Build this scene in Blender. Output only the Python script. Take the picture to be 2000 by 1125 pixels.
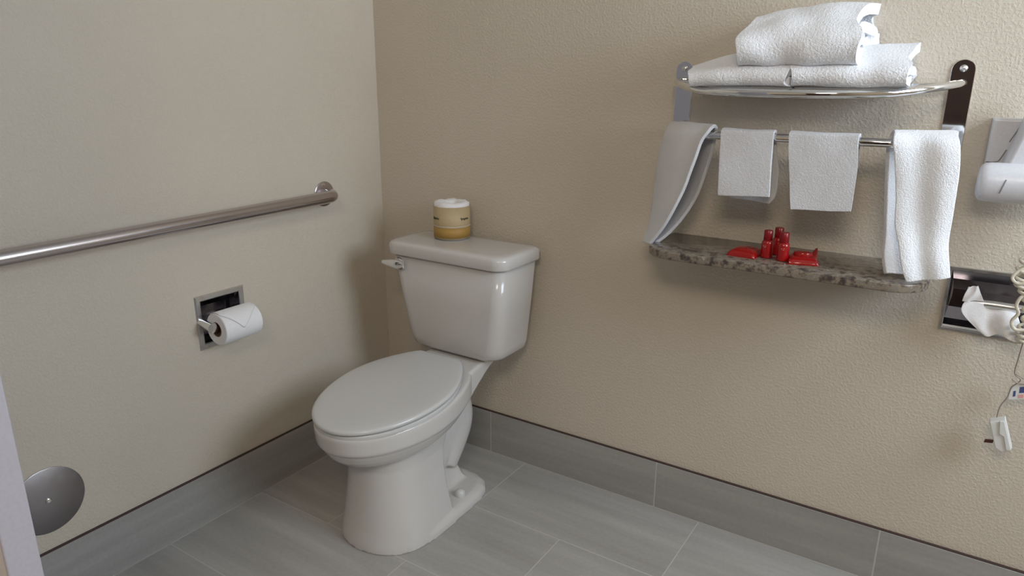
import bpy, bmesh, math, random
from mathutils import Vector, Matrix, noise

# ------------------------------------------------------------------ scene, camera, light
for o in list(bpy.data.objects): bpy.data.objects.remove(o)
S = bpy.context.scene
COL = S.collection
S.view_settings.view_transform = 'Standard'
S.view_settings.look = 'None'
S.view_settings.gamma = 1
S.view_settings.use_curve_mapping = False
S.view_settings.exposure = 0.14

YAW, PITCH, ROLL, F = -0.5762, 0.2899, 0.0045, 1391.55
CAM = Vector((1.756, -1.8547, 1.2732))
rt = Vector((math.cos(YAW), -math.sin(YAW), 0))
fw = Vector((math.sin(YAW)*math.cos(PITCH), math.cos(YAW)*math.cos(PITCH), -math.sin(PITCH)))
up = rt.cross(fw)
r2 = rt*math.cos(ROLL) + up*math.sin(ROLL)
u2 = up*math.cos(ROLL) - rt*math.sin(ROLL)
cd = bpy.data.cameras.new('camera')
cam = bpy.data.objects.new('camera', cd); COL.objects.link(cam)
M4 = Matrix((r2, u2, -fw)).transposed().to_4x4(); M4.translation = CAM
cam.matrix_world = M4
cd.sensor_fit = 'HORIZONTAL'; cd.sensor_width = 36; cd.lens = F*36/2000; cd.clip_start = 0.02
S.camera = cam

W = bpy.data.worlds.new('world'); S.world = W; W.use_nodes = True
W.node_tree.nodes['Background'].inputs[0].default_value = (1, .84, .62, 1)
W.node_tree.nodes['Background'].inputs[1].default_value = 0.75

def area(name, loc, target, sx, sy, power, col):
    l = bpy.data.lights.new(name, 'AREA'); l.shape = 'RECTANGLE'; l.size = sx; l.size_y = sy
    l.energy = power; l.color = col
    o = bpy.data.objects.new(name, l); COL.objects.link(o); o.location = loc
    o.rotation_euler = (Vector(target)-Vector(loc)).to_track_quat('-Z', 'Y').to_euler()
    return o
# daylight through the window in the right wall, an added warm fill lamp, no fixture, over the hall side of the room
area('window_daylight', (2.93, -.62, 1.66), (0, -.75, .9), .9, .9, 30, (.74, .865, 1))
area('hall_fill_light', (1.9, -2.5, 2.38), (1.5, -1.2, 0), .7, .7, 25, (1, .86, .70))

# ------------------------------------------------------------------ materials
def mat(name, col, rough=.5, metal=0, coat=0, spec=.5):
    m = bpy.data.materials.new(name); m.use_nodes = True
    b = m.node_tree.nodes['Principled BSDF']
    b.inputs['Base Color'].default_value = (*col, 1); b.inputs['Roughness'].default_value = rough
    b.inputs['Metallic'].default_value = metal; b.inputs['Coat Weight'].default_value = coat
    b.inputs['Specular IOR Level'].default_value = spec
    return m, m.node_tree.nodes, m.node_tree.links, b
def coords(N, L, scale=(1, 1, 1), loc=(0, 0, 0)):
    t = N.new('ShaderNodeTexCoord'); mp = N.new('ShaderNodeMapping')
    mp.inputs['Scale'].default_value = scale; mp.inputs['Location'].default_value = loc
    L.new(t.outputs['Object'], mp.inputs['Vector']); return mp.outputs['Vector']
def nz(N, L, vec, scale, detail=3, rough=.5):
    n = N.new('ShaderNodeTexNoise'); n.inputs['Scale'].default_value = scale
    n.inputs['Detail'].default_value = detail; n.inputs['Roughness'].default_value = rough
    L.new(vec, n.inputs['Vector']); return n.outputs['Fac']
def ramp(N, L, fac, stops):
    r = N.new('ShaderNodeValToRGB'); e = r.color_ramp.elements
    e[0].position, e[0].color = stops[0][0], (*stops[0][1], 1)
    e[1].position, e[1].color = stops[-1][0], (*stops[-1][1], 1)
    for p, c in stops[1:-1]:
        k = e.new(p); k.color = (*c, 1)
    L.new(fac, r.inputs['Fac']); return r.outputs['Color']
def bump(N, L, b, h, strength, dist):
    k = N.new('ShaderNodeBump'); k.inputs['Strength'].default_value = strength
    k.inputs['Distance'].default_value = dist
    L.new(h, k.inputs['Height']); L.new(k.outputs['Normal'], b.inputs['Normal'])

def wall_mat():
    m, N, L, b = mat('beige_orange_peel_paint', (.50, .445, .35), .62, spec=.3)
    v = coords(N, L)
    n1 = nz(N, L, v, 150, 3, .55); n2 = nz(N, L, v, 2.2, 2)
    r = ramp(N, L, n1, [(.44, (0, 0, 0)), (.62, (1, 1, 1))])
    bump(N, L, b, r, .42, .0014)
    c = ramp(N, L, n2, [(.3, (.600, .535, .445)), (.7, (.630, .563, .470))])
    L.new(c, b.inputs['Base Color'])
    return m
def tile_mat(name, loc, rowh, vertical=False, axis='x', bw=.61, k=1.0):
    m, N, L, b = mat(name, (.3, .28, .25), .38, spec=.45)
    t = N.new('ShaderNodeTexCoord'); sp = N.new('ShaderNodeSeparateXYZ'); L.new(t.outputs['Object'], sp.inputs[0])
    cb = N.new('ShaderNodeCombineXYZ')
    ax = 'X' if axis == 'x' else 'Y'
    add = N.new('ShaderNodeMath'); add.operation = 'ADD'; add.inputs[1].default_value = loc[0]
    L.new(sp.outputs[ax], add.inputs[0]); L.new(add.outputs[0], cb.inputs[0])
    neg = N.new('ShaderNodeMath'); neg.operation = 'MULTIPLY_ADD'
    neg.inputs[1].default_value = 1 if vertical else -1; neg.inputs[2].default_value = loc[1]
    L.new(sp.outputs['Z' if vertical else 'Y'], neg.inputs[0]); L.new(neg.outputs[0], cb.inputs[1])
    br = N.new('ShaderNodeTexBrick')
    for kk, x in {'Scale': 1, 'Mortar Size': .0022, 'Mortar Smooth': .3, 'Bias': 0, 'Brick Width': bw, 'Row Height': rowh}.items():
        br.inputs[kk].default_value = x
    br.offset = .5; br.offset_frequency = 2; br.squash = 1
    br.inputs['Color1'].default_value = (0, 0, 0, 1); br.inputs['Color2'].default_value = (1, 1, 1, 1)
    L.new(cb.outputs[0], br.inputs['Vector'])
    mp = N.new('ShaderNodeMapping'); mp.inputs['Scale'].default_value = (1.1, 15, 1)
    L.new(cb.outputs[0], mp.inputs['Vector'])
    sh = N.new('ShaderNodeVectorMath'); sh.operation = 'MULTIPLY_ADD'; sh.inputs[1].default_value = (7, 13, 3)
    L.new(br.outputs['Color'], sh.inputs[0]); L.new(mp.outputs['Vector'], sh.inputs[2])
    n1 = nz(N, L, sh.outputs[0], 1.1, 5, .6); n2 = nz(N, L, cb.outputs[0], 90, 2)
    c1 = ramp(N, L, n1, [(.25, (.30*k, .29*k, .27*k)), (.5, (.35*k, .34*k, .32*k)), (.75, (.42*k, .41*k, .385*k))])
    mx = N.new('ShaderNodeMix'); mx.data_type = 'RGBA'; mx.blend_type = 'MULTIPLY'; mx.inputs['Factor'].default_value = .35
    L.new(c1, mx.inputs['A']); L.new(ramp(N, L, n2, [(.3, (.8, .8, .8)), (.7, (1, 1, 1))]), mx.inputs['B'])
    m2 = N.new('ShaderNodeMix'); m2.data_type = 'RGBA'
    L.new(br.outputs['Fac'], m2.inputs['Factor']); L.new(mx.outputs['Result'], m2.inputs['A'])
    m2.inputs['B'].default_value = (.50, .485, .455, 1)
    L.new(m2.outputs['Result'], b.inputs['Base Color'])
    iv = N.new('ShaderNodeMath'); iv.operation = 'SUBTRACT'; iv.inputs[0].default_value = 1
    L.new(br.outputs['Fac'], iv.inputs[1]); bump(N, L, b, iv.outputs[0], .4, .001)
    return m
def terry_mat(name, col, sc=420, st=.8):
    m, N, L, b = mat(name, col, .95, spec=.15)
    b.inputs['Sheen Weight'].default_value = .25; b.inputs['Sheen Roughness'].default_value = .5
    v = coords(N, L); n = nz(N, L, v, sc, 2); n3 = nz(N, L, v, 270, 2)
    ad = N.new('ShaderNodeMath'); ad.operation = 'MULTIPLY_ADD'; ad.inputs[1].default_value = 1.4; L.new(n, ad.inputs[0]); L.new(n3, ad.inputs[2])
    bump(N, L, b, ad.outputs[0], st, .0025)
    return m
def ceramic(name, col, rough=.12):
    m, N, L, b = mat(name, col, rough, coat=.3)
    v = coords(N, L); n = nz(N, L, v, 4, 1)
    L.new(ramp(N, L, n, [(.3, tuple(c*.985 for c in col)), (.7, col)]), b.inputs['Base Color'])
    return m
def metal_mat(name, col, rough, stretch=None):
    m, N, L, b = mat(name, col, rough, 1)
    v = coords(N, L, stretch or (1, 1, 1)); n = nz(N, L, v, 60, 3)
    r = ramp(N, L, n, [(.3, (rough*.85,)*3), (.7, (min(1, rough*1.2),)*3)])
    L.new(r, b.inputs['Roughness'])
    return m
def paint(name, col, rough=.4, bumpy=0, sc=200, **k):
    m, N, L, b = mat(name, col, rough, **k)
    v = coords(N, L); n = nz(N, L, v, sc, 2)
    L.new(ramp(N, L, n, [(.3, tuple(c*.94 for c in col)), (.7, col)]), b.inputs['Base Color'])
    if bumpy: bump(N, L, b, n, bumpy, .001)
    return m
def laminate():
    m, N, L, b = mat('granite_look_laminate', (.3, .25, .2), .16)
    v = coords(N, L); n = nz(N, L, v, 55, 6, .62)
    c = ramp(N, L, n, [(.38, (.06, .046, .042)), (.46, (.15, .12, .10)), (.53, (.24, .20, .145)), (.60, (.17, .15, .135)), (.72, (.40, .35, .26))])
    L.new(c, b.inputs['Base Color']); return m
def wood():
    m, N, L, b = mat('dark_reddish_wood', (.07, .03, .02), .45)
    v = coords(N, L, (14, 14, 1)); n = nz(N, L, v, 3, 4)
    L.new(ramp(N, L, n, [(.3, (.020, .008, .006)), (.7, (.055, .022, .014))]), b.inputs['Base Color']); return m

M_WALL = wall_mat()
M_FLOOR = tile_mat('grey_linear_floor_tile', (-.9196, 0), .3116, k=1.12)
M_BB = tile_mat('grey_base_tile_back', (-.472+.305+.0, .0), .4, True)
M_BL = tile_mat('grey_base_tile_left', (3.0, .0), .4, True, 'y', bw=6.0)
M_GAP = paint('dark_gap_edge', (.06, .035, .03), .6)
M_CEIL = paint('white_ceiling_paint', (.7, .69, .66), .8)
M_DOORW = paint('white_satin_door_paint', (.46, .445, .50), .35)
M_CER = ceramic('glazed_bone_white_china', (.60, .58, .56), .2)
M_SEAT = ceramic('white_plastic_seat', (.58, .58, .575), .22)
M_CHROME = metal_mat('polished_chrome', (.80, .80, .80), .07)
M_CHROME2 = metal_mat('soft_chrome', (.68, .68, .68), .32)
M_RECESS = metal_mat('chrome_recess_dark_reflection', (.27, .26, .29), .14)  # chrome with dark reflections put into its base colour
M_STEEL = metal_mat('brushed_stainless_steel', (.56, .52, .53), .21, (1, .05, 1))
M_PLATE = metal_mat('dull_steel_plate', (.36, .34, .345), .42)
M_TERRY = terry_mat('white_terry_cotton', (.87, .885, .92), 480, .5)
M_TERRY2 = terry_mat('white_flat_weave_terry', (.67, .675, .70), 560, .4)
M_PAPER = terry_mat('white_tissue_paper', (.84, .83, .84), 260, .18)
M_CORE = paint('brown_cardboard', (.20, .13, .08), .8)
M_WRAP = paint('cream_wrapper_paper', (.50, .385, .225), .5)
M_BAND = paint('ochre_wrapper_band', (.42, .25, .06), .5)
M_LINE = paint('pale_wrapper_line', (.55, .45, .32), .5)
M_INK = paint('dark_green_ink', (.05, .055, .02), .6)
M_LAM = laminate()
M_RED = paint('glossy_red_plastic', (.34, .005, .007), .22, coat=.4)
M_REDC = paint('dark_red_cap_plastic', (.24, .004, .008), .3)
M_REDL = paint('red_foil_wrap', (.30, .006, .006), .18, .6, 45)
M_PINK = paint('pale_pink_print', (.75, .35, .33), .5)
M_WHITEP = paint('white_dryer_plastic', (.66, .66, .69), .32)
M_GREYL = paint('grey_seam', (.22, .22, .24), .6)
M_CORD = paint('ivory_cord_rubber', (.62, .57, .46), .45)
M_THIN = paint('thin_taupe_cord', (.30, .25, .21), .5)
M_BRNP = paint('brown_prong_brass', (.09, .03, .02), .4)
M_WOOD = wood()
M_CARPET = paint('dark_carpet', (.035, .018, .014), .95)
M_BLUE = paint('blue_print', (.06, .08, .22), .5)
M_TAG = paint('white_tag_card', (.72, .72, .70), .5)
M_FROST, N_, L_, B_ = mat('clear_glass', (1, 1, 1), .05)
B_.inputs['Transmission Weight'].default_value = 1

# ------------------------------------------------------------------ helpers
def obj(name, bm, m, parent=None, smooth=False, bevel=0, auto=True, world=True):
    me = bpy.data.meshes.new(name)
    bmesh.ops.recalc_face_normals(bm, faces=bm.faces[:])
    bm.to_mesh(me); bm.free()
    for x in (m if isinstance(m, (list, tuple)) else [m]): me.materials.append(x)
    o = bpy.data.objects.new(name, me); COL.objects.link(o)
    if smooth:
        for p in me.polygons: p.use_smooth = True
        if auto:
            try: me.set_sharp_from_angle(angle=math.radians(42))
            except Exception: pass
    if bevel:
        b = o.modifiers.new('bevel', 'BEVEL'); b.width = bevel; b.segments = 3; b.limit_method = 'ANGLE'
    if parent:
        o.parent = parent
        if world: o.matrix_parent_inverse = Matrix.Translation(parent.location).inverted()
    return o
def thing(name, label, cat, loc, group=None):
    o = bpy.data.objects.new(name, None); COL.objects.link(o); o.location = loc
    o.empty_display_size = .05
    o['label'] = label; o['category'] = cat
    if group: o['group'] = group
    return o
def tag(o, label, cat, group=None):
    o['label'] = label; o['category'] = cat
    if group: o['group'] = group
    return o
def struct(o): o['kind'] = 'structure'; return o
def box(bm, x0, x1, y0, y1, z0, z1):
    vs = [bm.verts.new((x, y, z)) for x in (x0, x1) for y in (y0, y1) for z in (z0, z1)]
    for f in ((0, 1, 3, 2), (4, 6, 7, 5), (0, 4, 5, 1), (2, 3, 7, 6), (0, 2, 6, 4), (1, 5, 7, 3)):
        bm.faces.new([vs[i] for i in f])
    return vs
def loft(bm, rings, closed=True, caps=True):
    R = [[bm.verts.new(p) for p in r] for r in rings]
    n = len(R[0])
    for a, b in zip(R, R[1:]):
        for i in range(n if closed else n-1):
            j = (i+1) % n
            bm.faces.new((a[i], a[j], b[j], b[i]))
    if caps and closed:
        bm.faces.new(R[0][::-1]); bm.faces.new(R[-1])
    return R
def catmull(pts, n):
    P = [Vector(p) for p in pts]; P = [P[0]*2-P[1]] + P + [P[-1]*2-P[-2]]
    out = []; k = len(pts)-1
    for i in range(n+1):
        t = i/n*k; s = min(int(t), k-1); u = t-s
        a, b, c, d = P[s:s+4]
        out.append(.5*((2*b)+(c-a)*u+(2*a-5*b+4*c-d)*u*u+(3*b-a-3*c+d)*u**3))
    return out
def tube(bm, path, r, seg=16, caps=True):
    P = [Vector(p) for p in path]; n = len(P); rings = []; prev = None
    for i, p in enumerate(P):
        d = (P[min(i+1, n-1)]-P[max(i-1, 0)]).normalized()
        if prev is None:
            a = Vector((0, 0, 1)) if abs(d.z) < .9 else Vector((1, 0, 0))
            u = (a-d*a.dot(d)).normalized()
        else: u = (prev-d*prev.dot(d)).normalized()
        prev = u; v = d.cross(u); rr = r[i] if isinstance(r, (list, tuple)) else r
        rings.append([p+(u*math.cos(2*math.pi*k/seg)+v*math.sin(2*math.pi*k/seg))*rr for k in range(seg)])
    return loft(bm, rings, True, caps)
def lathe(bm, prof, c, axis='z', seg=40):
    rings = []
    c = Vector(c)
    for r, h in prof:
        ring = []
        for k in range(seg):
            a = 2*math.pi*k/seg; x, y = r*math.cos(a), r*math.sin(a)
            ring.append(c+{'z': Vector((x, y, h)), 'x': Vector((h, x, y)), 'y': Vector((x, h, y))}[axis])
        rings.append(ring)
    return loft(bm, rings)
def rrect(x0, x1, y0, y1, r, z, n=5, rb=None):
    """rounded rectangle ring in the xy plane; r = radius of the front (low y) corners, rb of the rear"""
    rb = r if rb is None else rb
    pts = []
    for cx, cy, a0, q in ((x1-r, y0+r, -90, r), (x1-rb, y1-rb, 0, rb), (x0+rb, y1-rb, 90, rb), (x0+r, y0+r, 180, r)):
        for k in range(n+1):
            a = math.radians(a0+90*k/n); pts.append(Vector((cx+q*math.cos(a), cy+q*math.sin(a), z)))
    return pts
def cloth(name, rows, m, parent, thick=.006, nv=60, nu=18, amp=.0012, seed=0, sag=0, wav=None, off=-1, pile=.0):
    """sheet from rows of (left, right) points; rows smoothed, then given real thickness"""
    A = catmull([r[0] for r in rows], nv); B = catmull([r[1] for r in rows], nv)
    bm = bmesh.new(); g = []
    for i, (a, b) in enumerate(zip(A, B)):
        row = []
        for j in range(nu+1):
            t = j/nu; p = a.lerp(b, t)
            if wav: p = p+Vector(wav(i/nv, t))
            q = p*14+Vector((seed, seed*2, 0))
            p = p+Vector((noise.noise(q), noise.noise(q+Vector((5, 1, 9)))*1.4, noise.noise(q+Vector((2, 8, 3)))))*amp
            row.append(bm.verts.new(p))
        g.append(row)
    for i in range(nv):
        for j in range(nu):
            bm.faces.new((g[i][j], g[i][j+1], g[i+1][j+1], g[i+1][j]))
    o = obj(name, bm, m, parent, smooth=True, auto=False)
    s = o.modifiers.new('solid', 'SOLIDIFY'); s.thickness = thick; s.offset = off
    s.use_even_offset = False
    b = o.modifiers.new('bev', 'BEVEL'); b.width = thick*.42; b.segments = 3; b.limit_method = 'ANGLE'; b.angle_limit = math.radians(50)
    if pile:
        sb = o.modifiers.new('sub', 'SUBSURF'); sb.levels = 2; sb.render_levels = 2
        tx = bpy.data.textures.get('pile') or bpy.data.textures.new('pile', 'CLOUDS'); tx.noise_scale = .0045
        dm = o.modifiers.new('pile', 'DISPLACE'); dm.texture = tx; dm.strength = pile; dm.texture_coords = 'LOCAL'
    return o

# ------------------------------------------------------------------ the room
def wall_panel(bm, to3, u0, u1, v0, v1, holes, depth):
    us = sorted({u0, u1, *[h[0] for h in holes], *[h[1] for h in holes]})
    vs = sorted({v0, v1, *[h[2] for h in holes], *[h[3] for h in holes]})
    V = {}
    def vert(u, v, d):
        k = (u, v, d)
        if k not in V: V[k] = bm.verts.new(to3(u, v, d))
        return V[k]
    def hole(a, b):
        if a < 0 or b < 0 or a >= len(us)-1 or b >= len(vs)-1: return True
        cu, cv = (us[a]+us[a+1])/2, (vs[b]+vs[b+1])/2
        return any(h[0] < cu < h[1] and h[2] < cv < h[3] for h in holes)
    for a in range(len(us)-1):
        for b in range(len(vs)-1):
            if hole(a, b): continue
            A, B, C, D = (us[a], vs[b]), (us[a+1], vs[b]), (us[a+1], vs[b+1]), (us[a], vs[b+1])
            for d in (0, depth): bm.faces.new([vert(*p, d) for p in (A, B, C, D)])
            for (p, q), (na, nb) in zip(((A, B), (B, C), (C, D), (D, A)), ((a, b-1), (a+1, b), (a, b+1), (a-1, b))):
                if hole(na, nb): bm.faces.new([vert(*p, 0), vert(*q, 0), vert(*q, depth), vert(*p, depth)])
H = 2.44
HL = (-.758, -.610, .531, .677)      # opening for the left recessed holder (y, z)
HR = (1.7425, 1.8935, .7195, .8565)      # opening for the right recessed holder (x, z)
bm = bmesh.new(); wall_panel(bm, lambda u, v, d: (-d, u, v), -1.72, 0, 0, H, [HL], .12)
struct(obj('wall_left', bm, M_WALL))
bm = bmesh.new(); wall_panel(bm, lambda u, v, d: (u, d, v), -.12, 3.0, 0, H, [HR], .12)
struct(obj('wall_back', bm, M_WALL))
bm = bmesh.new(); wall_panel(bm, lambda u, v, d: (3.0+d, u, v), -3.6, .12, 0, H, [(-1.1, -.15, 1.18, 2.14)], .12)
struct(obj('wall_right', bm, M_WALL))
bm = bmesh.new(); box(bm, -.12, 3.12, -3.72, -3.6, 0, H); struct(obj('wall_far', bm, M_WALL))
bm = bmesh.new(); box(bm, -.12, 3.12, -1.66, .12, -.1, 0); struct(obj('floor', bm, M_FLOOR))
bm = bmesh.new(); box(bm, -.12, 3.12, -3.72, -1.66, -.1, 0); struct(obj('floor_hall', bm, M_CARPET))
bm = bmesh.new(); box(bm, -.12, 3.12, -3.72, .12, H, H+.1); struct(obj('ceiling', bm, M_CEIL))
BH = .1534
bm = bmesh.new(); box(bm, .010, 2.99, -.010, 0, 0, BH); struct(obj('baseboard_back', bm, M_BB, bevel=.001))
bm = bmesh.new(); box(bm, 0, .010, -1.66, 0, 0, BH); struct(obj('baseboard_left', bm, M_BL, bevel=.001))
bm = bmesh.new(); box(bm, 0, 2.99, -.0085, 0, BH, BH+.0026); struct(obj('trim_1', bm, M_GAP))
bm = bmesh.new(); box(bm, 0, .0085, -1.66, -.0085, BH, BH+.0026); struct(obj('trim_2', bm, M_GAP))
M_GROUT = paint('pale_grout', (.46, .44, .41), .8)
bm = bmesh.new(); box(bm, .010, 2.99, -.0125, -.010, 0, .0012); struct(obj('trim_3', bm, M_GROUT))
bm = bmesh.new(); box(bm, .010, .0125, -1.66, -.0125, 0, .0012); struct(obj('trim_4', bm, M_GROUT))
# window in the right wall (out of the picture, lights the room)
wn = bpy.data.objects.new('window_1', None); COL.objects.link(wn); wn.location = (3.0, -.62, 1.18); struct(wn)
bm = bmesh.new()
for a in ((-1.1, -1.05, 1.18, 2.14), (-.20, -.15, 1.18, 2.14), (-1.05, -.20, 1.18, 1.23), (-1.05, -.20, 2.09, 2.14), (-1.05, -.20, 1.64, 1.68)):
    box(bm, 3.0, 3.05, *a)
obj('window_frame', bm, M_DOORW, wn)
bm = bmesh.new(); box(bm, 3.02, 3.026, -1.05, -.20, 1.23, 2.09); obj('window_pane', bm, M_FROST, wn)
# white door slab standing open at the left of the doorway
dr = bpy.data.objects.new('door_1', None); COL.objects.link(dr); dr.location = (.45, -1.57, 0); struct(dr)
bm = bmesh.new(); box(bm, .03, .885, -1.588, -1.552, .008, 2.03); obj('door_slab', bm, M_DOORW, dr, bevel=.0025)
bm = bmesh.new(); lathe(bm, [(.026, 0), (.026, .006), (.011, .008), (.011, .03), (.026, .038), (.030, .05), (.024, .062), (.008, .066)], (.82, -1.588, .95), 'y', 24)
for v in bm.verts: v.co.y = -1.588-(v.co.y+1.588)
obj('door_knob', bm, M_STEEL, dr, smooth=True)
# dark wooden door on the far side of the hall
d2 = bpy.data.objects.new('door_2', None); COL.objects.link(d2); d2.location = (1.75, -3.6, 0); struct(d2)
bm = bmesh.new(); box(bm, 1.22, 2.32, -3.6, -3.56, 0, 2.06); obj('door_slab', bm, M_WOOD, d2, bevel=.003)
bm = bmesh.new(); box(bm, 1.34, 2.2, -3.56, -3.548, .2, .9); box(bm, 1.34, 2.2, -3.56, -3.548, 1.05, 1.9)
obj('door_panel', bm, M_WOOD, d2, bevel=.004)

# ------------------------------------------------------------------ toilet
TX = .4664
T = thing('toilet', 'white two-piece toilet with its lid closed, standing in the tiled corner', 'toilet', (TX, -.42, 0))
CY, SY = math.cos(.0257), math.sin(.0257)
def tw(w, u, z):                     # w sideways, u out from the wall
    du = u-.27
    return Vector((TX+w*CY+du*SY, -.27-du*CY+w*SY, z))
def egg(u0, u1, m, w, z, wr=.0, e=2.0, n=22, p=.8):
    """closed outline: rear edge half width wr at u0, widest w at fraction m, round front at u1"""
    Lh = u1-u0; side = []
    for i in range(n+1):
        s = i/n; u = u0+m*Lh*s
        side.append((u, wr+(w-wr)*math.cos((1-s)*math.pi/2)**p))
    for i in range(1, n+1):
        a = i/n*math.pi/2
        side.append((u0+m*Lh+(1-m)*Lh*math.sin(a)**(2/e), w*math.cos(a)**(2/e) if i < n else 0))
    zf = z if callable(z) else (lambda u: z)
    pts = [tw(w_, u_, zf(u_)) for u_, w_ in side]+[tw(-w_, u_, zf(u_)) for u_, w_ in side[-2::-1]]
    return pts
bm = bmesh.new()
# bowl with its upright rim skirt, then the undercut basin
zt = lambda k: (lambda u: k-(u-.27)*.028)
rings = []
for z, w, u0, u1, wr in ((.270, .085, .36, .640, .05), (.285, .115, .33, .672, .07), (.300, .136, .31, .698, .085), (.318, .153, .29, .718, .10),
                         (.338, .163, .28, .730, .11), (.346, .1655, .275, .733, .112), (.352, .172, .27, .741, .114), (.360, .1735, .27, .743, .114),
                         (.400, .1755, .27, .745, .114), (.412, .1755, .27, .745, .114), (.418, .172, .275, .741, .110)):
    rings.append(egg(u0, u1, .47, w, zt(z) if z < .39 else (lambda u, z=z: z-(u-.27)*.058), wr))
loft(bm, rings)
# front pedestal
rings = []
for z, w, u0, u1 in ((0, .147, .40, .662), (.02, .145, .40, .660), (.06, .138, .405, .652), (.12, .127, .41, .644), (.18, .118, .41, .638), (.24, .114, .405, .636), (.30, .118, .38, .655)):
    rings.append(egg(u0, u1, .45, w, z, w*.95, 2.15))
loft(bm, rings)
# foot plate with side flange
def foot(z, g, top=0):
    pts = []
    prof = [(.185, .045), (.19, .085), (.205, .118), (.235, .140), (.275, .150), (.33, .152), (.40, .153), (.47, .153), (.52, .150)]
    prof = [(u+g, w-g) for u, w in prof]
    return [tw(w, u, z) for u, w in prof]+[tw(-w, u, z) for u, w in prof[::-1]]
loft(bm, [foot(0, 0), foot(.018, .001), foot(.030, .008), foot(.036, .022)])
# core web between the foot and the deck
rings = []
for z, w, u0, u1 in ((.02, .080, .21, .50), (.05, .054, .225, .50), (.10, .034, .235, .50), (.17, .030, .225, .50), (.25, .036, .20, .50), (.33, .06, .17, .50)):
    rings.append([tw(s*w*k, u, z) for u, k, s in ((u0, .5, 1), (u0+.02, 1, 1), (u1, 1, 1), (u1, 1, -1), (u0+.02, 1, -1), (u0, .5, -1))])
loft(bm, rings)
# trapway: out of the basin, up and over, then down into the foot
path = catmull([tw(0, .50, .16), tw(0, .42, .12), tw(0, .345, .125), tw(0, .285, .185), tw(0, .235, .255), tw(0, .215, .275), tw(0, .205, .24), tw(0, .225, .20)], 40)
tube(bm, path, .058, 24)
tube(bm, catmull([tw(0, .30, .10), tw(0, .262, .16), tw(0, .232, .215), tw(0, .225, .26), tw(0, .24, .31)], 24), [.062+.010*math.sin(i/24*math.pi) for i in range(25)], 24)
# deck that carries the tank
rings = []
for u, w, z0, z1 in ((.035, .095, .400, .432), (.10, .100, .392, .432), (.16, .104, .375, .430), (.22, .108, .345, .424), (.28, .114, .315, .418), (.34, .12, .30, .40)):
    c = [(w*.80, z0), (w, z0+.02), (w, z1-.006), (w-.006, z1), (-w+.006, z1), (-w, z1-.006), (-w, z0+.02), (-w*.80, z0)]
    rings.append([tw(a, u, b) for a, b in c])
loft(bm, rings)
bowl = obj('bowl', bm, M_CER, T, smooth=True, auto=False)
rm = bowl.modifiers.new('rm', 'REMESH'); rm.mode = 'VOXEL'; rm.voxel_size = .0035; rm.use_smooth_shade = True
sm = bowl.modifiers.new('sm', 'SMOOTH'); sm.factor = .5; sm.iterations = 5
for s in (1, -1):
    bm = bmesh.new(); c = tw(s*.112, .335, .030)
    lathe(bm, [(.016, 0), (.017, .008), (.016, .016), (.012, .023), (.005, .027), (.001, .0275)], c, 'z', 24)
    obj('bolt_cap', bm, M_SEAT, T, smooth=True, auto=False)
# seat ring and lid
def zl(dz): return lambda u: .4557-(u-.27)*.0875+dz
LM = dict(m=.467, wr=.0754, p=.8)
bm = bmesh.new()
loft(bm, [egg(.285, .742, .467, w, zl(dz), .09) for w, dz in ((.170, -.033), (.174, -.030), (.175, -.022), (.173, -.0185), (.168, -.017))])
obj('seat', bm, M_SEAT, T, smooth=True)
bm = bmesh.new()
def ins(g, dz): return egg(.27+g, .7476-g, .467, .178-g, zl(dz), .0754-g*.6, 2.0)
loft(bm, [ins(.006, -.0145), ins(.002, -.013), ins(0, -.009), ins(.0005, -.004), ins(.004, -.0012), ins(.010, 0), ins(.03, .0012), ins(.07, .0022)])
obj('lid', bm, M_SEAT, T, smooth=True, auto=False)
for s in (1, -1):
    bm = bmesh.new(); tube(bm, [tw(s*.045-.018, .272, .434), tw(s*.045+.018, .272, .434)], .009, 16)
    obj('hinge', bm, M_SEAT, T, smooth=True)
# tank
bm = bmesh.new(); rings = []
for z, x0, x1, y0, y1, r in ((.432, .325, .600, -.185, -.06, .05), (.436, .300, .622, -.206, -.045, .055), (.446, .289, .633, -.214, -.038, .052), (.470, .283, .639, -.217, -.034, .046),
                             (.60, .258, .652, -.222, -.030, .040), (.738, .238, .664, -.226, -.028, .036)):
    rings.append(rrect(x0, x1, y0, y1, r, z, 8, .02))
loft(bm, rings)
obj('tank', bm, M_CER, T, smooth=True, auto=False)
bm = bmesh.new(); rings = []
for z, g in ((.733, .006), (.7345, .002), (.738, 0), (.762, 0), (.768, .002), (.772, .006), (.7745, .014), (.7752, .03)):
    rings.append(rrect(.221+g, .674-g, -.238+g, -.022-g, .042, z, 8, .02))
loft(bm, rings)
obj('tank_lid', bm, M_CER, T, smooth=True, auto=False)
# flush lever at the front left corner of the tank
bm = bmesh.new()
lathe(bm, [(.019, 0), (.019, .004), (.014, .011), (.006, .013)], (.272, -.222, .706), 'y', 24)
for v in bm.verts: v.co.y = -.222-(v.co.y+.222)
rings = []
for t in range(9):
    k = t/8; x = .302-.088*k; hh = .0185*(1-.80*max(0, k-.15)**.9)*(.75 if t == 0 else 1); rr = .0050*(1-.4*k)
    y = -.239-.004*math.sin(k*3.1); z = .708-.004*k
    rings.append([Vector((x, y+rr*math.cos(a), z+hh*math.sin(a))) for a in [2*math.pi*j/14 for j in range(14)]])
loft(bm, rings)
obj('flush_lever', bm, M_CHROME, T, smooth=True)['label'] = 'chrome flush lever'

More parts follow.
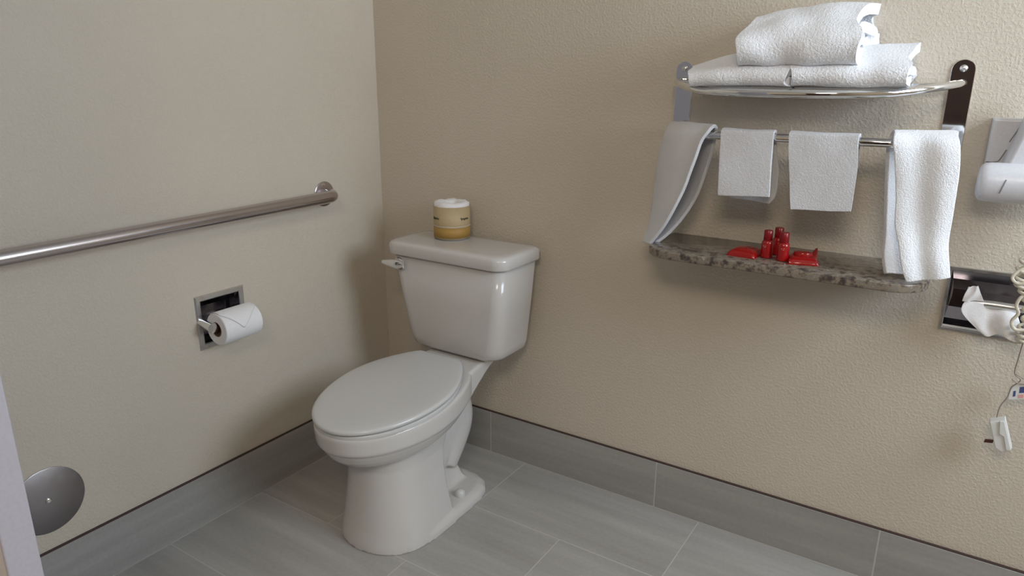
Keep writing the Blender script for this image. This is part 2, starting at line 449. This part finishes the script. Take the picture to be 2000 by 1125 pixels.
# ------------------------------------------------------------------ spare roll on the tank
RC = Vector((.377, -.085, .7752)); RR = .0575; RH = .115
K = thing('toilet_paper_roll', 'wrapped toilet roll with ochre band, upright on the toilet tank lid', 'toilet paper', RC)
bm = bmesh.new()
lathe(bm, [(.018, .004), (RR-.003, .002), (RR-.0015, .005), (RR-.0015, RH-.006), (RR-.003, RH-.002), (RR*.8, RH+.002), (RR*.5, RH), (.024, RH-.003), (.018, RH-.010), (.010, RH-.014)], RC, 'z', 48)
for v in bm.verts:
    if v.co.z > RC.z+RH*.9:
        v.co.z += .004*noise.noise(v.co*60)+.005*max(0, noise.noise(v.co*25+Vector((3, 0, 0))))
obj('paper', bm, M_PAPER, K, smooth=True, auto=False)
def band(name, z0, z1, r, m, wave=0):
    bm = bmesh.new(); rings = []
    for z in (z0, z1):
        rings.append([RC+Vector((r*math.cos(a), r*math.sin(a), z+(wave*math.sin(a*1+2.6) if wave else 0))) for a in [2*math.pi*j/64 for j in range(64)]])
    loft(bm, rings, caps=False)
    o = obj(name, bm, m, K, smooth=True, auto=False); s = o.modifiers.new('s', 'SOLIDIFY'); s.thickness = .0006; s.offset = 1
    return o
band('wrapper', .004, RH-.010, RR, M_WRAP)
band('wrapper_band', .008, .040, RR+.0004, M_BAND)
band('wrapper_line', .040, .0455, RR+.0006, M_LINE)
bm = bmesh.new()      # small dark script printed twice round the wrapper, too blurred in the photo to spell out
def script(a0, a1):
    n = 60; pts = []
    for i in range(n+1):
        t = i/n; a = a0+(a1-a0)*t
        z = .068+.0032*math.sin(t*38)*(1.5 if t < .12 or .42 < t < .5 else .8)
        r = RR+.0009; pts.append(RC+Vector((r*math.cos(a), r*math.sin(a), z)))
    tube(bm, pts, .0009, 6)
DA = math.atan2(CAM.y-RC.y, CAM.x-RC.x)
script(-2.26, -1.68); obj('wrapper_print', bm, M_INK, K)
bm = bmesh.new(); script(-.42, .12); obj('wrapper_print', bm, M_INK, K)

# ------------------------------------------------------------------ grab bar on the left wall
G = thing('grab_bar', 'long brushed stainless steel grab bar across the left wall', 'grab bar', (0, -.9, .9))
bm = bmesh.new()
y1, zb, R0 = -.268, .905, .019
pts = [(.003, y1, zb)]+[(.018, y1, zb)]
for k in range(9):
    a = k/8*math.pi/2; pts.append((.062-.040+.040*math.sin(a), y1-.040+.040*math.cos(a), zb))
pts += [(.062, -1.0, .8995), (.062, -1.54, .894)]
P = pts[:11]+[(.062, y1-.04-(1.54+y1-.04)*0-(i/20)*1.2, zb-.0075*(i/20)) for i in range(1, 21)]
tube(bm, P, R0, 28)
obj('bar', bm, M_STEEL, G, smooth=True)
bm = bmesh.new()
lathe(bm, [(.040, 0), (.040, .003), (.036, .0048), (.020, .005)], (.0, y1, zb), 'x', 40)
obj('flange', bm, M_STEEL, G, smooth=True)
for a in (95, 215, 335):
    bm = bmesh.new(); c = (.0048, y1+.030*math.cos(math.radians(a)), zb+.030*math.sin(math.radians(a)))
    lathe(bm, [(.0052, 0), (.0046, .002), (.002, .0028)], c, 'x', 14); obj('screw', bm, M_CHROME, G, smooth=True)

# ------------------------------------------------------------------ recessed toilet paper holders
def holder(label, flip, center, half, fr=.0165):
    """built in a local frame: s along the wall, d out of it, z up"""
    def W3(s, d, z):
        return Vector((d, center[0]+s, center[1]+z)) if flip == 'left' else Vector((center[0]+s, -d, center[1]+z))
    def lb(bm, s0, s1, d0, d1, z0, z1):
        vs = [bm.verts.new(W3(s, d, z)) for s in (s0, s1) for d in (d0, d1) for z in (z0, z1)]
        for f in ((0, 1, 3, 2), (4, 6, 7, 5), (0, 4, 5, 1), (2, 3, 7, 6), (0, 2, 6, 4), (1, 5, 7, 3)):
            bm.faces.new([vs[i] for i in f])
    E = thing('recessed_paper_holder', label, 'toilet paper holder', W3(0, 0, -half[1]), None)
    hs, hz = half
    bm = bmesh.new()
    # bevelled picture-frame flange
    rings = []
    for g, d in ((0, .0), (0, .002), (fr*.2, .0045), (fr*.85, .0045), (fr, .003), (fr, -.001)):
        rings.append([W3(s*(hs-g), d, z*(hz-g)) for s, z in ((-1, -1), (1, -1), (1, 1), (-1, 1))])
    loft(bm, rings, caps=False)
    obj('frame', bm, M_CHROME2, E)
    # basin set in the wall
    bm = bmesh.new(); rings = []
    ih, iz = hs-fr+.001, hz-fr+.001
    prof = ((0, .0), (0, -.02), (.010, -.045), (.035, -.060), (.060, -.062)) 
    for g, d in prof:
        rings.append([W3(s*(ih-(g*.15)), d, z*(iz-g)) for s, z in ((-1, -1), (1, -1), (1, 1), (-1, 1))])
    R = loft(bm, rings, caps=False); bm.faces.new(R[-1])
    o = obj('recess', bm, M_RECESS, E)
    return E, W3
HOL, W3 = holder('chrome recessed holder in the left wall below the grab bar', 'left', (-.684, .604), (.079, .0785))
for s in (-1, 1):
    bm = bmesh.new()
    pts = catmull([W3(s*.068, -.012, .004), W3(s*.069, .012, .005), W3(s*.071, .038, .003), W3(s*.0715, .062, 0)], 14)
    tube(bm, pts, [.0105+.0045*(i/14)**2 for i in range(15)], 16)
    c = W3(s*.0715, .062, 0)
    tube(bm, [c+Vector((0, -.006, 0)), c+Vector((0, .006, 0))], .0140, 20)
    obj('arm', bm, M_CHROME, HOL, smooth=True)
bm = bmesh.new(); tube(bm, [W3(-.070, .062, 0), W3(.070, .062, 0)], .0085, 18); obj('spindle', bm, M_CHROME, HOL, smooth=True)
# roll on it
C0 = W3(-.004, .066, -.006)
Q = thing('toilet_paper_roll', 'white toilet roll with folded end, hanging on the left wall holder', 'toilet paper', C0)
bm = bmesh.new(); rr = .0455; hw = .060; seg = 64
prof = [(.0215, -hw), (rr-.002, -hw), (rr, -hw+.002), (rr, hw-.002), (rr-.002, hw), (.0215, hw), (.0215, -hw)]
rings = [[C0+Vector((r*math.cos(2*math.pi*k/seg), h, r*math.sin(2*math.pi*k/seg))) for k in range(seg)] for r, h in prof]
loft(bm, rings, caps=False); bmesh.ops.remove_doubles(bm, verts=bm.verts[:], dist=1e-5)
obj('paper', bm, M_PAPER, Q, smooth=True)
bm = bmesh.new()
rings = [[C0+Vector((r*math.cos(2*math.pi*k/40), h, r*math.sin(2*math.pi*k/40))) for k in range(40)] for r, h in ((.0213, -hw), (.0213, hw), (.0195, hw), (.0195, -hw), (.0213, -hw))]
loft(bm, rings, caps=False); obj('core', bm, M_CORE, Q, smooth=True)['label'] = 'brown cardboard core'
# end sheet folded to a point over the front of the roll
bm = bmesh.new(); g = []
for i in range(25):
    a = math.radians(125-i*5.2); f = i/24
    hl, hr = (-.058+.052*max(0, (f-.45)/.55)), (.058-.062*max(0, (f-.45)/.55))
    g.append([bm.verts.new(C0+Vector(((rr+.0012+.0012*math.sin(f*3))*math.cos(a), hl+(hr-hl)*j/8, (rr+.0012)*math.sin(a)))) for j in range(9)])
for i in range(24):
    for j in range(8): bm.faces.new((g[i][j], g[i][j+1], g[i+1][j+1], g[i+1][j]))
o = obj('end_sheet', bm, M_PAPER, Q, smooth=True, auto=False); s = o.modifiers.new('s', 'SOLIDIFY'); s.thickness = .0012; s.offset = 1

# ------------------------------------------------------------------ round access cover low on the left wall
A = thing('access_cover', 'round dull steel cover plate low on the left wall by the door', 'cover plate', (0, -1.205, .282))
bm = bmesh.new(); lathe(bm, [(.084, 0), (.084, .002), (.082, .0032), (.001, .0036)], (0, -1.205, .284), 'x', 64); obj('plate', bm, M_PLATE, A, smooth=True)
bm = bmesh.new(); lathe(bm, [(.0075, 0), (.0072, .002), (.005, .0034), (.001, .0036)], (.0034, -1.205, .284), 'x', 18); obj('screw', bm, M_CHROME, A, smooth=True)

# ------------------------------------------------------------------ towel rack
TR = thing('towel_rack', 'wall-mounted chrome towel rack with curved shelf rail and lower bar', 'towel rack', (1.39, 0, 1.2))
for x in (1.081, 1.6955):
    bm = bmesh.new(); w = .0225; pts = []
    zc = 1.3105-w
    for k in range(17):
        a = math.pi*k/16; pts.append((x+w*math.cos(a), zc+w*math.sin(a)))
    for k in range(17):
        a = math.pi+math.pi*k/16; pts.append((x+w*math.cos(a), 1.105+w*math.sin(a)))
    loft(bm, [[Vector((a, 0, b)) for a, b in pts], [Vector((a, -.004, b)) for a, b in pts]])
    pl = obj('bracket_plate', bm, M_CHROME, TR, bevel=.0012)
    bm = bmesh.new(); lathe(bm, [(.0075, 0), (.0075, -.0015), (.0055, -.0038), (.001, -.0045)], (x, -.004, 1.292), 'y', 20)
    obj('screw', bm, M_CHROME2, pl, smooth=True)
def bow(xa, xb, z0, z1, D, flat, n=60):
    out = []
    for i in range(n+1):
        t = i/n; x = xa+(xb-xa)*t; s = abs(2*t-1)
        d = (1-s**flat)**(1/2.0)
        out.append((x, -.004-D*d, z0+(z1-z0)*d))
    return out
bm = bmesh.new()
tube(bm, catmull([(1.080, -.004, 1.262), (1.078, -.03, 1.262), (1.088, -.07, 1.259), (1.125, -.13, 1.252), (1.19, -.19, 1.243), (1.29, -.232, 1.2395), (1.39, -.242, 1.239), (1.49, -.232, 1.2395), (1.585, -.19, 1.243), (1.65, -.13, 1.252), (1.687, -.07, 1.259), (1.697, -.03, 1.262), (1.696, -.004, 1.262)], 90), .0085, 18)
obj('shelf_rail', bm, M_CHROME, TR, smooth=True)
bm = bmesh.new(); tube(bm, catmull([(1.082, -.05, 1.2605), (1.39, -.05, 1.2475), (1.694, -.05, 1.2605)], 30), .004, 12)
tube(bm, catmull([(1.10, -.10, 1.2555), (1.39, -.10, 1.2475), (1.675, -.10, 1.2555)], 30), .004, 12)
tube(bm, catmull([(1.155, -.155, 1.2495), (1.39, -.155, 1.2475), (1.625, -.155, 1.2495)], 30), .004, 12)
obj('shelf_rod', bm, M_CHROME, TR, smooth=True)
bm = bmesh.new()
tube(bm, catmull([(1.081, -.004, 1.132), (1.081, -.03, 1.132), (1.088, -.07, 1.134), (1.112, -.115, 1.137), (1.155, -.147, 1.139), (1.22, -.16, 1.140), (1.39, -.16, 1.141), (1.56, -.16, 1.141), (1.622, -.147, 1.140), (1.665, -.115, 1.137), (1.689, -.07, 1.134), (1.6955, -.03, 1.132), (1.6955, -.004, 1.132)], 100), .0092, 18)
obj('towel_bar', bm, M_CHROME, TR, smooth=True)

# ------------------------------------------------------------------ folded bath towels on the rack
def fold_towel(label, x0, x1, path, thick, seed, tilt=(0, 0), group=None, amp=.004, ends=0, lean=.0, taper=0, z0=1.2535, tr=0):
    """a towel folded over and over: one thick sheet wound through the section path (y, z), swept along x"""
    rows = []
    for k, (y, z) in enumerate(path):
        e = .004*math.sin(k*2.1+seed)
        rows.append(((x0+e+lean*(-y)*1.0, y+tilt[0]*0, z), (x1-e*1.5+lean*(-y)*.55+ends*math.sin(k*1.3), y, z+tilt[1])))
    base = Vector(((x0+x1)/2, -.12, min(p[1] for p in path)))
    o = cloth('bath_towel', rows, M_TERRY, None, thick=thick, nv=110, nu=44, amp=amp, seed=seed, off=0, pile=.0017)
    for v in o.data.vertices:
        t = (v.co.x-x0)/(x1-x0)
        if taper and t < .75 and v.co.z > z0: v.co.z = z0+(v.co.z-z0)*(1-taper*(1-max(0, t)/.75)**1.6)
        if tr and t > .72 and v.co.z > z0: v.co.z += tr*(t-.72)*(v.co.z-z0)/.08
    tag(o, label, 'towel', group)
    return o
GR = 'folded bath towels on the rack'
def fold_path(yf, yb, z0, h, n, curl=.4):
    """n stacked layers joined by round folds, starting at the rear bottom"""
    t = h/n; pts = []
    for i in range(n):
        z = z0+t*(i+.5)
        ys = [yb, (yb*2+yf)/3, (yb+2*yf)/3, yf]
        if i % 2: ys = ys[::-1]
        pts += [(y, z) for y in ys]
    return pts
# left and right lower towels: outer sheet wrapped round a folded core
def wrap_path(yf, yb, z0, zf, zb, t):
    """section of a towel seen from its folded front edge; the top climbs towards the wall"""
    h = t/2
    return [(yf+.06, z0+t*1.55), (yb-.02, z0+t*1.6), (yb-.008, z0+t*1.1), (yb-.02, z0+h), ((yf+yb)/2, z0+h), (yf+.02, z0+h), (yf+.003, z0+(zf-z0)*.3), (yf, z0+(zf-z0)*.55),
            (yf+.012, zf-h*.9), (yf+.05, zf+(zb-zf)*.35-h), ((yf+yb)/2, zf+(zb-zf)*.75-h), (yb-.03, zb-h), (yb-.004, zb-t*1.1), (yb-.015, zb-t*1.8), (yf+.08, zf-t*1.1+(zb-zf)*.4)]
fold_towel('flatter white folded bath towel lying on the left half of the rack shelf', 1.122, 1.362, wrap_path(-.218, -.012, 1.2535, 1.297, 1.338, .021), .019, 1, group=GR, lean=.22, taper=.55)
fold_towel('white folded bath towel on the right half of the rack shelf with bunched end', 1.372, 1.600, wrap_path(-.218, -.012, 1.2535, 1.297, 1.342, .021), .019, 7, group=GR, lean=.10, ends=.004, tr=.008)
big = [(-.09, 1.335), (-.05, 1.345), (-.04, 1.368), (-.08, 1.375), (-.15, 1.362), (-.19, 1.348), (-.205, 1.335), (-.19, 1.322), (-.13, 1.318), (-.05, 1.352), (-.022, 1.355), (-.018, 1.356), (-.045, 1.350),
       (-.12, 1.312), (-.19, 1.3045), (-.222, 1.310), (-.233, 1.328), (-.224, 1.350), (-.185, 1.378), (-.13, 1.404), (-.07, 1.416), (-.03, 1.414), (-.014, 1.400), (-.012, 1.38)]
fold_towel('thick fluffy white bath towel bundled on top of the two others', 1.279, 1.512, big, .022, 13, group=GR, lean=0, amp=.008, ends=.006, taper=.25, z0=1.335)

# ------------------------------------------------------------------ towels on the lower bar
def hang(name, label, cat, rows, thick, seed, group=None, m=None, nu=20, wav=None, pile=.0007):
    o = cloth(name, rows, m or M_TERRY2, None, thick=thick, nv=64, nu=nu, amp=.0022, seed=seed, off=0, wav=wav, pile=pile)
    return tag(o, label, cat, group)
bz = 1.141
def over(xl, xr, yb=-.16, z=bz, r=.0145, d=0):
    return [((xl, yb-r, z+.002), (xr, yb-r, z+.002)), ((xl, yb-r*.6, z+r*.85), (xr, yb-r*.6, z+r*.85)), ((xl, yb+r*.6, z+r*.85), (xr, yb+r*.6, z+r*.85)), ((xl, yb+r, z+.002), (xr, yb+r, z+.002))]
def w1(v, t):
    k = min(1, v/.35) if v < .35 else max(0, 1-(v-.35)/.3)
    b = .030*math.sin(math.pi*min(1, t*1.15))*k
    return (-.66*b, -.75*b, .004*k*math.sin(math.pi*t))
# left hand towel, dragged to the left and hanging in a narrowing strip
hang('hand_towel', 'long white hand towel hanging slanted from the left end of the bar', 'towel',
     [((1.044, -.120, .852), (1.078, -.160, .858)), ((1.051, -.10, .895), (1.130, -.172, .935)), ((1.053, -.085, .947), (1.162, -.176, 1.009)), ((1.054, -.078, 1.013), (1.184, -.180, 1.073)),
      ((1.058, -.070, 1.092), (1.198, -.180, 1.125)), ((1.066, -.058, 1.140), (1.212, -.178, 1.148)), ((1.073, -.046, 1.156), (1.219, -.165, 1.160)),
      ((1.090, -.036, 1.150), (1.221, -.150, 1.157)), ((1.104, -.040, 1.12), (1.218, -.138, 1.136)), ((1.104, -.040, 1.06), (1.205, -.130, 1.075)), ((1.098, -.05, .99), (1.188, -.128, 1.012)),
      ((1.085, -.07, .93), (1.160, -.128, .948)), ((1.066, -.095, .885), (1.116, -.130, .888)), ((1.054, -.108, .856), (1.082, -.137, .856))],
     .009, 3, 'hand towels on the lower bar', wav=w1)
# two washcloths
hang('washcloth', 'shorter white washcloth on the bar, second from the left, back layer showing', 'washcloth',
     [((1.249, -.180, 1.005), (1.366, -.180, 1.010)), ((1.246, -.180, 1.05), (1.364, -.181, 1.06)), ((1.243, -.178, 1.10), (1.362, -.178, 1.108))]
     + over(1.240, 1.360) + [((1.252, -.143, 1.10), (1.366, -.146, 1.10)), ((1.262, -.142, 1.06), (1.375, -.146, 1.06)), ((1.265, -.141, 1.008), (1.372, -.145, 1.010)), ((1.268, -.141, .994), (1.360, -.145, .989))], .0075, 5, 'washcloths on the lower bar')
hang('washcloth', 'longer white washcloth on the bar, right of the shorter one', 'washcloth',
     [((1.417, -.182, .988), (1.540, -.182, .996)), ((1.409, -.181, 1.03), (1.541, -.181, 1.04)), ((1.401, -.178, 1.085), (1.540, -.179, 1.09))]
     + over(1.393, 1.536) + [((1.398, -.143, 1.09), (1.537, -.146, 1.09)), ((1.402, -.142, 1.05), (1.535, -.146, 1.05)), ((1.408, -.141, 1.004), (1.53, -.145, 1.0))], .0075, 8, 'washcloths on the lower bar')
# right hand towel: thicker, reaching down to the shelf
def w4(v, t): return (0, -.004*math.sin(t*9+1)*(1-v*.4) if v < .5 else .003*math.sin(t*8), 0)
hang('hand_towel', 'thick white hand towel at the right end of the bar reaching the shelf', 'towel',
     [((1.668, -.212, .866), (1.742, -.212, .884)), ((1.657, -.212, .890), (1.733, -.204, .926)), ((1.643, -.198, .934), (1.728, -.192, .966)), ((1.628, -.184, .974), (1.727, -.186, 1.028)), ((1.620, -.181, 1.039), (1.724, -.184, 1.09)),
      ((1.609, -.182, 1.112), (1.719, -.180, 1.140)), ((1.600, -.181, 1.145), (1.712, -.155, 1.157)), ((1.597, -.165, 1.161), (1.709, -.095, 1.161)), ((1.592, -.142, 1.159), (1.693, -.072, 1.158)), ((1.588, -.134, 1.135), (1.688, -.060, 1.13)),
      ((1.591, -.138, 1.087), (1.685, -.075, 1.08)), ((1.599, -.142, 1.011), (1.685, -.10, 1.01)), ((1.607, -.152, .945), (1.688, -.12, .94)), ((1.611, -.166, .905), (1.690, -.14, .905)), ((1.622, -.178, .869), (1.692, -.15, .869))],
     .0125, 11, 'hand towels on the lower bar', m=M_TERRY, nu=26, wav=w4, pile=.0008)

# ------------------------------------------------------------------ laminate shelf
SZ, SB = .861, .841
def shelf_ring(z, g=0):
    return rrect(1.078+g, 1.706-g, -.226+g, -.0005, .075, z, 12, .004)
bm = bmesh.new(); loft(bm, [shelf_ring(SB, .002), shelf_ring(SB+.002), shelf_ring(SZ-.003), shelf_ring(SZ-.001, .001), shelf_ring(SZ, .003)])
tag(obj('wall_shelf', bm, M_LAM, smooth=True), 'brown granite-look laminate wall shelf with rounded ends under the towels', 'shelf')

# ------------------------------------------------------------------ toiletries
def bottle(x, y, h, label, rot=0):
    B = thing('toiletry_bottle', label, 'bottle', (x, y, SZ), 'red toiletry bottles on the shelf')
    bm = bmesh.new(); rb = .0135
    lathe(bm, [(rb*.85, 0), (rb, .002), (rb, h*.52), (rb*.95, h*.58), (rb*.80, h*.635), (rb*.66, h*.65), (rb*.6, h*.68)], (x, y, SZ), 'z', 32)
    obj('bottle_body', bm, M_RED, B, smooth=True)
    bm = bmesh.new(); lathe(bm, [(.0100, h*.655), (.0104, h*.665), (.0100, h-.001), (.0092, h)], (x, y, SZ), 'z', 28)
    obj('cap', bm, M_REDC, B, smooth=True)
    bm = bmesh.new()                       # blurred pale print on the front
    d = math.atan2(CAM.y-y, CAM.x-x)+rot
    for k, (a, z, w, q) in enumerate(((-.25, .46, .14, .0013), (.1, .475, .18, .0009), (-.05, .42, .28, .0009), (.2, .44, .06, .0012))):
        p = [Vector((x+(rb+.0001)*math.cos(d+a+w*i/6), y+(rb+.0001)*math.sin(d+a+w*i/6), SZ+h*z)) for i in range(7)]
        tube(bm, p, q*.5, 6)
    obj('print', bm, M_PINK, B)
bottle(1.366, -.146, .066, 'small red bottle at the left front of the shelf cluster', -.5)
bottle(1.405, -.156, .067, 'small red bottle nearest the right red packet', -.1)
bottle(1.380, -.100, .066, 'small red bottle behind the two front ones, nearest the wall', .2)
def packet(x, y, lx, ly, rot, label, hh, corner=0, core=None):
    c, s = math.cos(rot), math.sin(rot)
    def Pt(a, b, z): return Vector((x+a*c-b*s, y+a*s+b*c, SZ+z))
    E = thing('soap_packet', label, 'soap', (x, y, SZ), 'red soap packets on the shelf')
    bm = bmesh.new(); n = 20; top = []; bot = []
    for i in range(n+1):
        r1 = []; r2_ = []
        for j in range(n+1):
            a = i/n*2-1; b = j/n*2-1
            e = max(0, 1-max(abs(a), abs(b))**4)**.6
            q = (max(abs(a)-.72, 0)+max(abs(b)-.72, 0))
            wv = .0016*noise.noise(Vector((a*3, b*3, x*40)))
            lift = corner*max(0, a-.55)*max(0, .2+b)
            r1.append(bm.verts.new(Pt(a*lx, b*ly, .0012+hh*e*(1-.12*(a*a+b*b))+wv*(1-e)+abs(wv)+lift)))
            r2_.append(bm.verts.new(Pt(a*lx, b*ly, .0002+lift)))
        top.append(r1); bot.append(r2_)
    for i in range(n):
        for j in range(n):
            bm.faces.new((top[i][j], top[i+1][j], top[i+1][j+1], top[i][j+1]))
            bm.faces.new((bot[i][j], bot[i][j+1], bot[i+1][j+1], bot[i+1][j]))
    per = [(i, 0) for i in range(n)]+[(n, j) for j in range(n)]+[(i, n) for i in range(n, 0, -1)]+[(0, j) for j in range(n, 0, -1)]
    for k in range(len(per)):
        a, b = per[k], per[(k+1) % len(per)]
        bm.faces.new((top[a[0]][a[1]], top[b[0]][b[1]], bot[b[0]][b[1]], bot[a[0]][a[1]]))
    obj('wrapper', bm, M_REDL, E, smooth=True)
    if core:
        bm = bmesh.new(); rg = []
        for k in range(24):
            a = 2*math.pi*k/24; rg.append(a)
        loft(bm, [[Pt(core*math.cos(a)*r, core*.8*math.sin(a)*r, z) for a in rg] for r, z in ((1, hh*.7), (1, hh+.004), (.93, hh+.007), (.7, hh+.008))])
        obj('soap_disc', bm, M_REDL, E, smooth=True)
packet(1.316, -.143, .034, .036, -.05, 'flat red soap packet left of the red bottles', .017)
packet(1.446, -.140, .034, .036, .28, 'red soap packet right of the bottles with an upturned corner', .016, corner=.05, core=.021)

# ------------------------------------------------------------------ right recessed holder with crumpled tissue
HR2, W3 = holder('chrome recessed holder in the back wall, right of the laminate shelf', 'back', (1.818, .788), (.0835, .0765), .0085)
bm = bmesh.new()
tube(bm, catmull([W3(-.030, .058, .013), W3(.02, .058, .0145), W3(.066, .058, .014)], 12), .0085, 18)
obj('spindle', bm, M_CHROME2, HR2, smooth=True)
bm = bmesh.new(); lathe(bm, [(.002, -.006), (.0095, -.005), (.0105, .0), (.0095, .006), (.004, .007)], W3(-.036, .058, .013), 'x', 20); obj('spindle_tip', bm, M_GREYL, HR2, smooth=True)
bm = bmesh.new(); tube(bm, catmull([W3(.070, -.012, .004), W3(.072, .02, .010), W3(.073, .056, .014)], 10), .010, 16); obj('arm', bm, M_CHROME, HR2, smooth=True)
def wv5(v, t): return (0, -.006*math.sin(t*7+v*3)-.004*math.sin(t*15+1+v*5)*v, .004*math.sin(t*9+v*4))
o = cloth('tissue', [((1.776, -.070, .806), (1.872, -.050, .797)), ((1.772, -.074, .797), (1.876, -.058, .790)), ((1.772, -.076, .784), (1.884, -.068, .780)),
                     ((1.784, -.077, .768), (1.890, -.076, .766)), ((1.803, -.077, .752), (1.896, -.079, .752)), ((1.826, -.078, .738), (1.900, -.08, .744))], M_PAPER, None, thick=.0012, nv=40, nu=30, amp=.006, seed=21, off=0, wav=wv5)
tag(o, 'crumpled white tissue draped over the spindle of the right wall holder', 'tissue')
def wv6(v, t): return (0, -.004*math.sin(t*9+v*6), 0)
o = cloth('tissue', [((1.779, -.064, .838), (1.797, -.062, .842)), ((1.774, -.070, .823), (1.806, -.068, .823)), ((1.771, -.073, .806), (1.812, -.070, .812))], M_PAPER, None, thick=.0012, nv=16, nu=12, amp=.005, seed=31, off=0, wav=wv6)
tag(o, 'small twist of white tissue sticking up at the left tip of the spindle', 'tissue')

# ------------------------------------------------------------------ hair dryer, cord, tag and plug
HD = thing('hair_dryer', 'white wall-mounted hair dryer at the right edge with dangling cord', 'hair dryer', (1.84, 0, 1.1))
bm = bmesh.new()
loft(bm, [[Vector((x, -d, z)) for x, z in ((1.764+g, 1.085), (1.90-g, 1.085), (1.90-g, 1.193-g), (1.764+g, 1.193-g))] for g, d in ((0, 0), (0, .038), (.003, .042))])
obj('wall_mount', bm, M_WHITEP, HD, bevel=.003)
bm = bmesh.new()      # hook-shaped grey seam on the mount
tube(bm, catmull([(1.766, -.0425, 1.1035), (1.778, -.0425, 1.1035), (1.787, -.0425, 1.106), (1.792, -.0425, 1.115), (1.798, -.0425, 1.130)], 20), .0011, 6)
tube(bm, [(1.800, -.0425, 1.146), (1.808, -.0425, 1.165), (1.816, -.0425, 1.185)], .0010, 6)
obj('seam', bm, M_GREYL, HD)
bm = bmesh.new()      # barrel
prof = [(.012, 1.7560), (.026, 1.7570), (.034, 1.7605), (.0385, 1.7665), (.0400, 1.776), (.0405, 1.80), (.0410, 1.90), (.0400, 1.925), (.033, 1.94), (.012, 1.945)]
lathe(bm, [(r, x) for r, x in prof], (0, -.085, 1.067), 'x', 40)
obj('dryer_barrel', bm, M_WHITEP, HD, smooth=True)
bm = bmesh.new()
for z0, z1 in ((1.050, 1.078),):
    pts = []
    for k in range(7):
        z = z0+(z1-z0)*k/6; dz = z-1.067; pts.append((1.7985+.0012*k, -.085-math.sqrt(.0408**2-dz*dz), z))
    tube(bm, pts, .0011, 6)
obj('seam', bm, M_GREYL, HD)
bm = bmesh.new()      # handle rising to the right
hp = [((1.792, 1.098), (1.845, 1.098)), ((1.800, 1.13), (1.850, 1.13)), ((1.808, 1.16), (1.858, 1.165)), ((1.817, 1.205), (1.866, 1.21)), ((1.826, 1.232), (1.864, 1.236))]
loft(bm, [[Vector((a[0], -.045, a[1])), Vector((a[0]+.003, -.078, a[1])), Vector((a[0]+.012, -.088, a[1])), Vector((b[0]-.012, -.088, b[1])), Vector((b[0], -.078, b[1])), Vector((b[0], -.045, b[1]))] for a, b in hp])
obj('handle', bm, M_WHITEP, HD, smooth=True, bevel=.003)
# coiled ivory cord hanging from the barrel and bunching in front of the right holder
bm = bmesh.new(); pts = []
core = catmull([(1.900, -.085, 1.03), (1.885, -.085, .98), (1.872, -.09, .93), (1.866, -.095, .895), (1.868, -.10, .865), (1.884, -.105, .84), (1.892, -.10, .80), (1.888, -.095, .765), (1.893, -.09, .742)], 260)
for i, p in enumerate(core):
    a = i*.36; r = .0105
    pts.append(p+Vector((r*math.cos(a), r*math.sin(a), 0)))
tube(bm, pts, .0036, 8)
obj('coiled_cord', bm, M_CORD, HD, smooth=True)['label'] = 'ivory coiled cord'
bm = bmesh.new()
tube(bm, catmull([(1.905, -.085, .90), (1.878, -.10, .905), (1.858, -.105, .893), (1.850, -.108, .878), (1.862, -.11, .868), (1.885, -.11, .874), (1.905, -.10, .868)], 40), .0034, 8)
tube(bm, catmull([(1.90, -.10, .835), (1.875, -.112, .845), (1.866, -.115, .825), (1.872, -.115, .807), (1.864, -.115, .788), (1.873, -.115, .772), (1.90, -.11, .775)], 40), .0034, 8)
obj('cord_loop', bm, M_CORD, HD, smooth=True)
bm = bmesh.new()
tube(bm, catmull([(1.893, -.09, .745), (1.892, -.075, .70), (1.892, -.065, .66), (1.905, -.06, .645), (1.893, -.058, .625), (1.889, -.058, .60), (1.880, -.058, .575), (1.878, -.058, .548)], 50), .0013, 8)
tube(bm, catmull([(1.892, -.065, .66), (1.905, -.06, .652), (1.925, -.06, .645)], 10), .0013, 8)
tube(bm, catmull([(1.890, -.065, .645), (1.903, -.06, .637), (1.925, -.06, .640)], 10), .0013, 8)
obj('thin_cord', bm, M_THIN, HD, smooth=True)
bm = bmesh.new()
tg = [(1.889, .626), (1.930, .647), (1.934, .607), (1.892, .594)]
loft(bm, [[Vector((a, -.056, b)) for a, b in tg], [Vector((a, -.0545, b)) for a, b in tg]])
tgo = obj('warning_tag', bm, M_TAG, HD, bevel=.0005); tgo['label'] = 'white printed tag'
for nm, pts4, mm in (('tag_print', [(1.8975, .616), (1.9015, .618), (1.9025, .605), (1.8985, .603)], M_BLUE), ('tag_print', [(1.907, .628), (1.918, .632), (1.919, .618), (1.908, .614)], M_BLUE), ('tag_print', [(1.907, .610), (1.916, .613), (1.917, .605), (1.908, .602)], M_PINK)):
    bm = bmesh.new(); loft(bm, [[Vector((a, -.0566, b)) for a, b in pts4], [Vector((a, -.0561, b)) for a, b in pts4]])
    obj(nm, bm, mm, tgo)
# plug
bm = bmesh.new()
pa = [(1.866, .538), (1.894, .551), (1.917, .486), (1.899, .473), (1.886, .480)]
loft(bm, [[Vector((a+g, -d, b)) for a, b in pa] for g, d in ((0, .045), (0, .07))])
pg = obj('plug', bm, M_TAG, HD, bevel=.002); pg['label'] = 'white plug'
bm = bmesh.new(); loft(bm, [[Vector((a, -d, b)) for a, b in [(1.884, .546), (1.892, .548), (1.915, .484), (1.906, .482), (1.897, .512), (1.888, .516)]] for d in (.069, .0735)])
obj('plug_ridge', bm, M_TAG, pg, bevel=.001)
bm = bmesh.new(); loft(bm, [[Vector((a, -d, b)) for a, b in [(1.8645, .481), (1.866, .4885), (1.882, .491), (1.8805, .4835)]] for d in (.052, .056)])
obj('prong', bm, M_BRNP, pg)
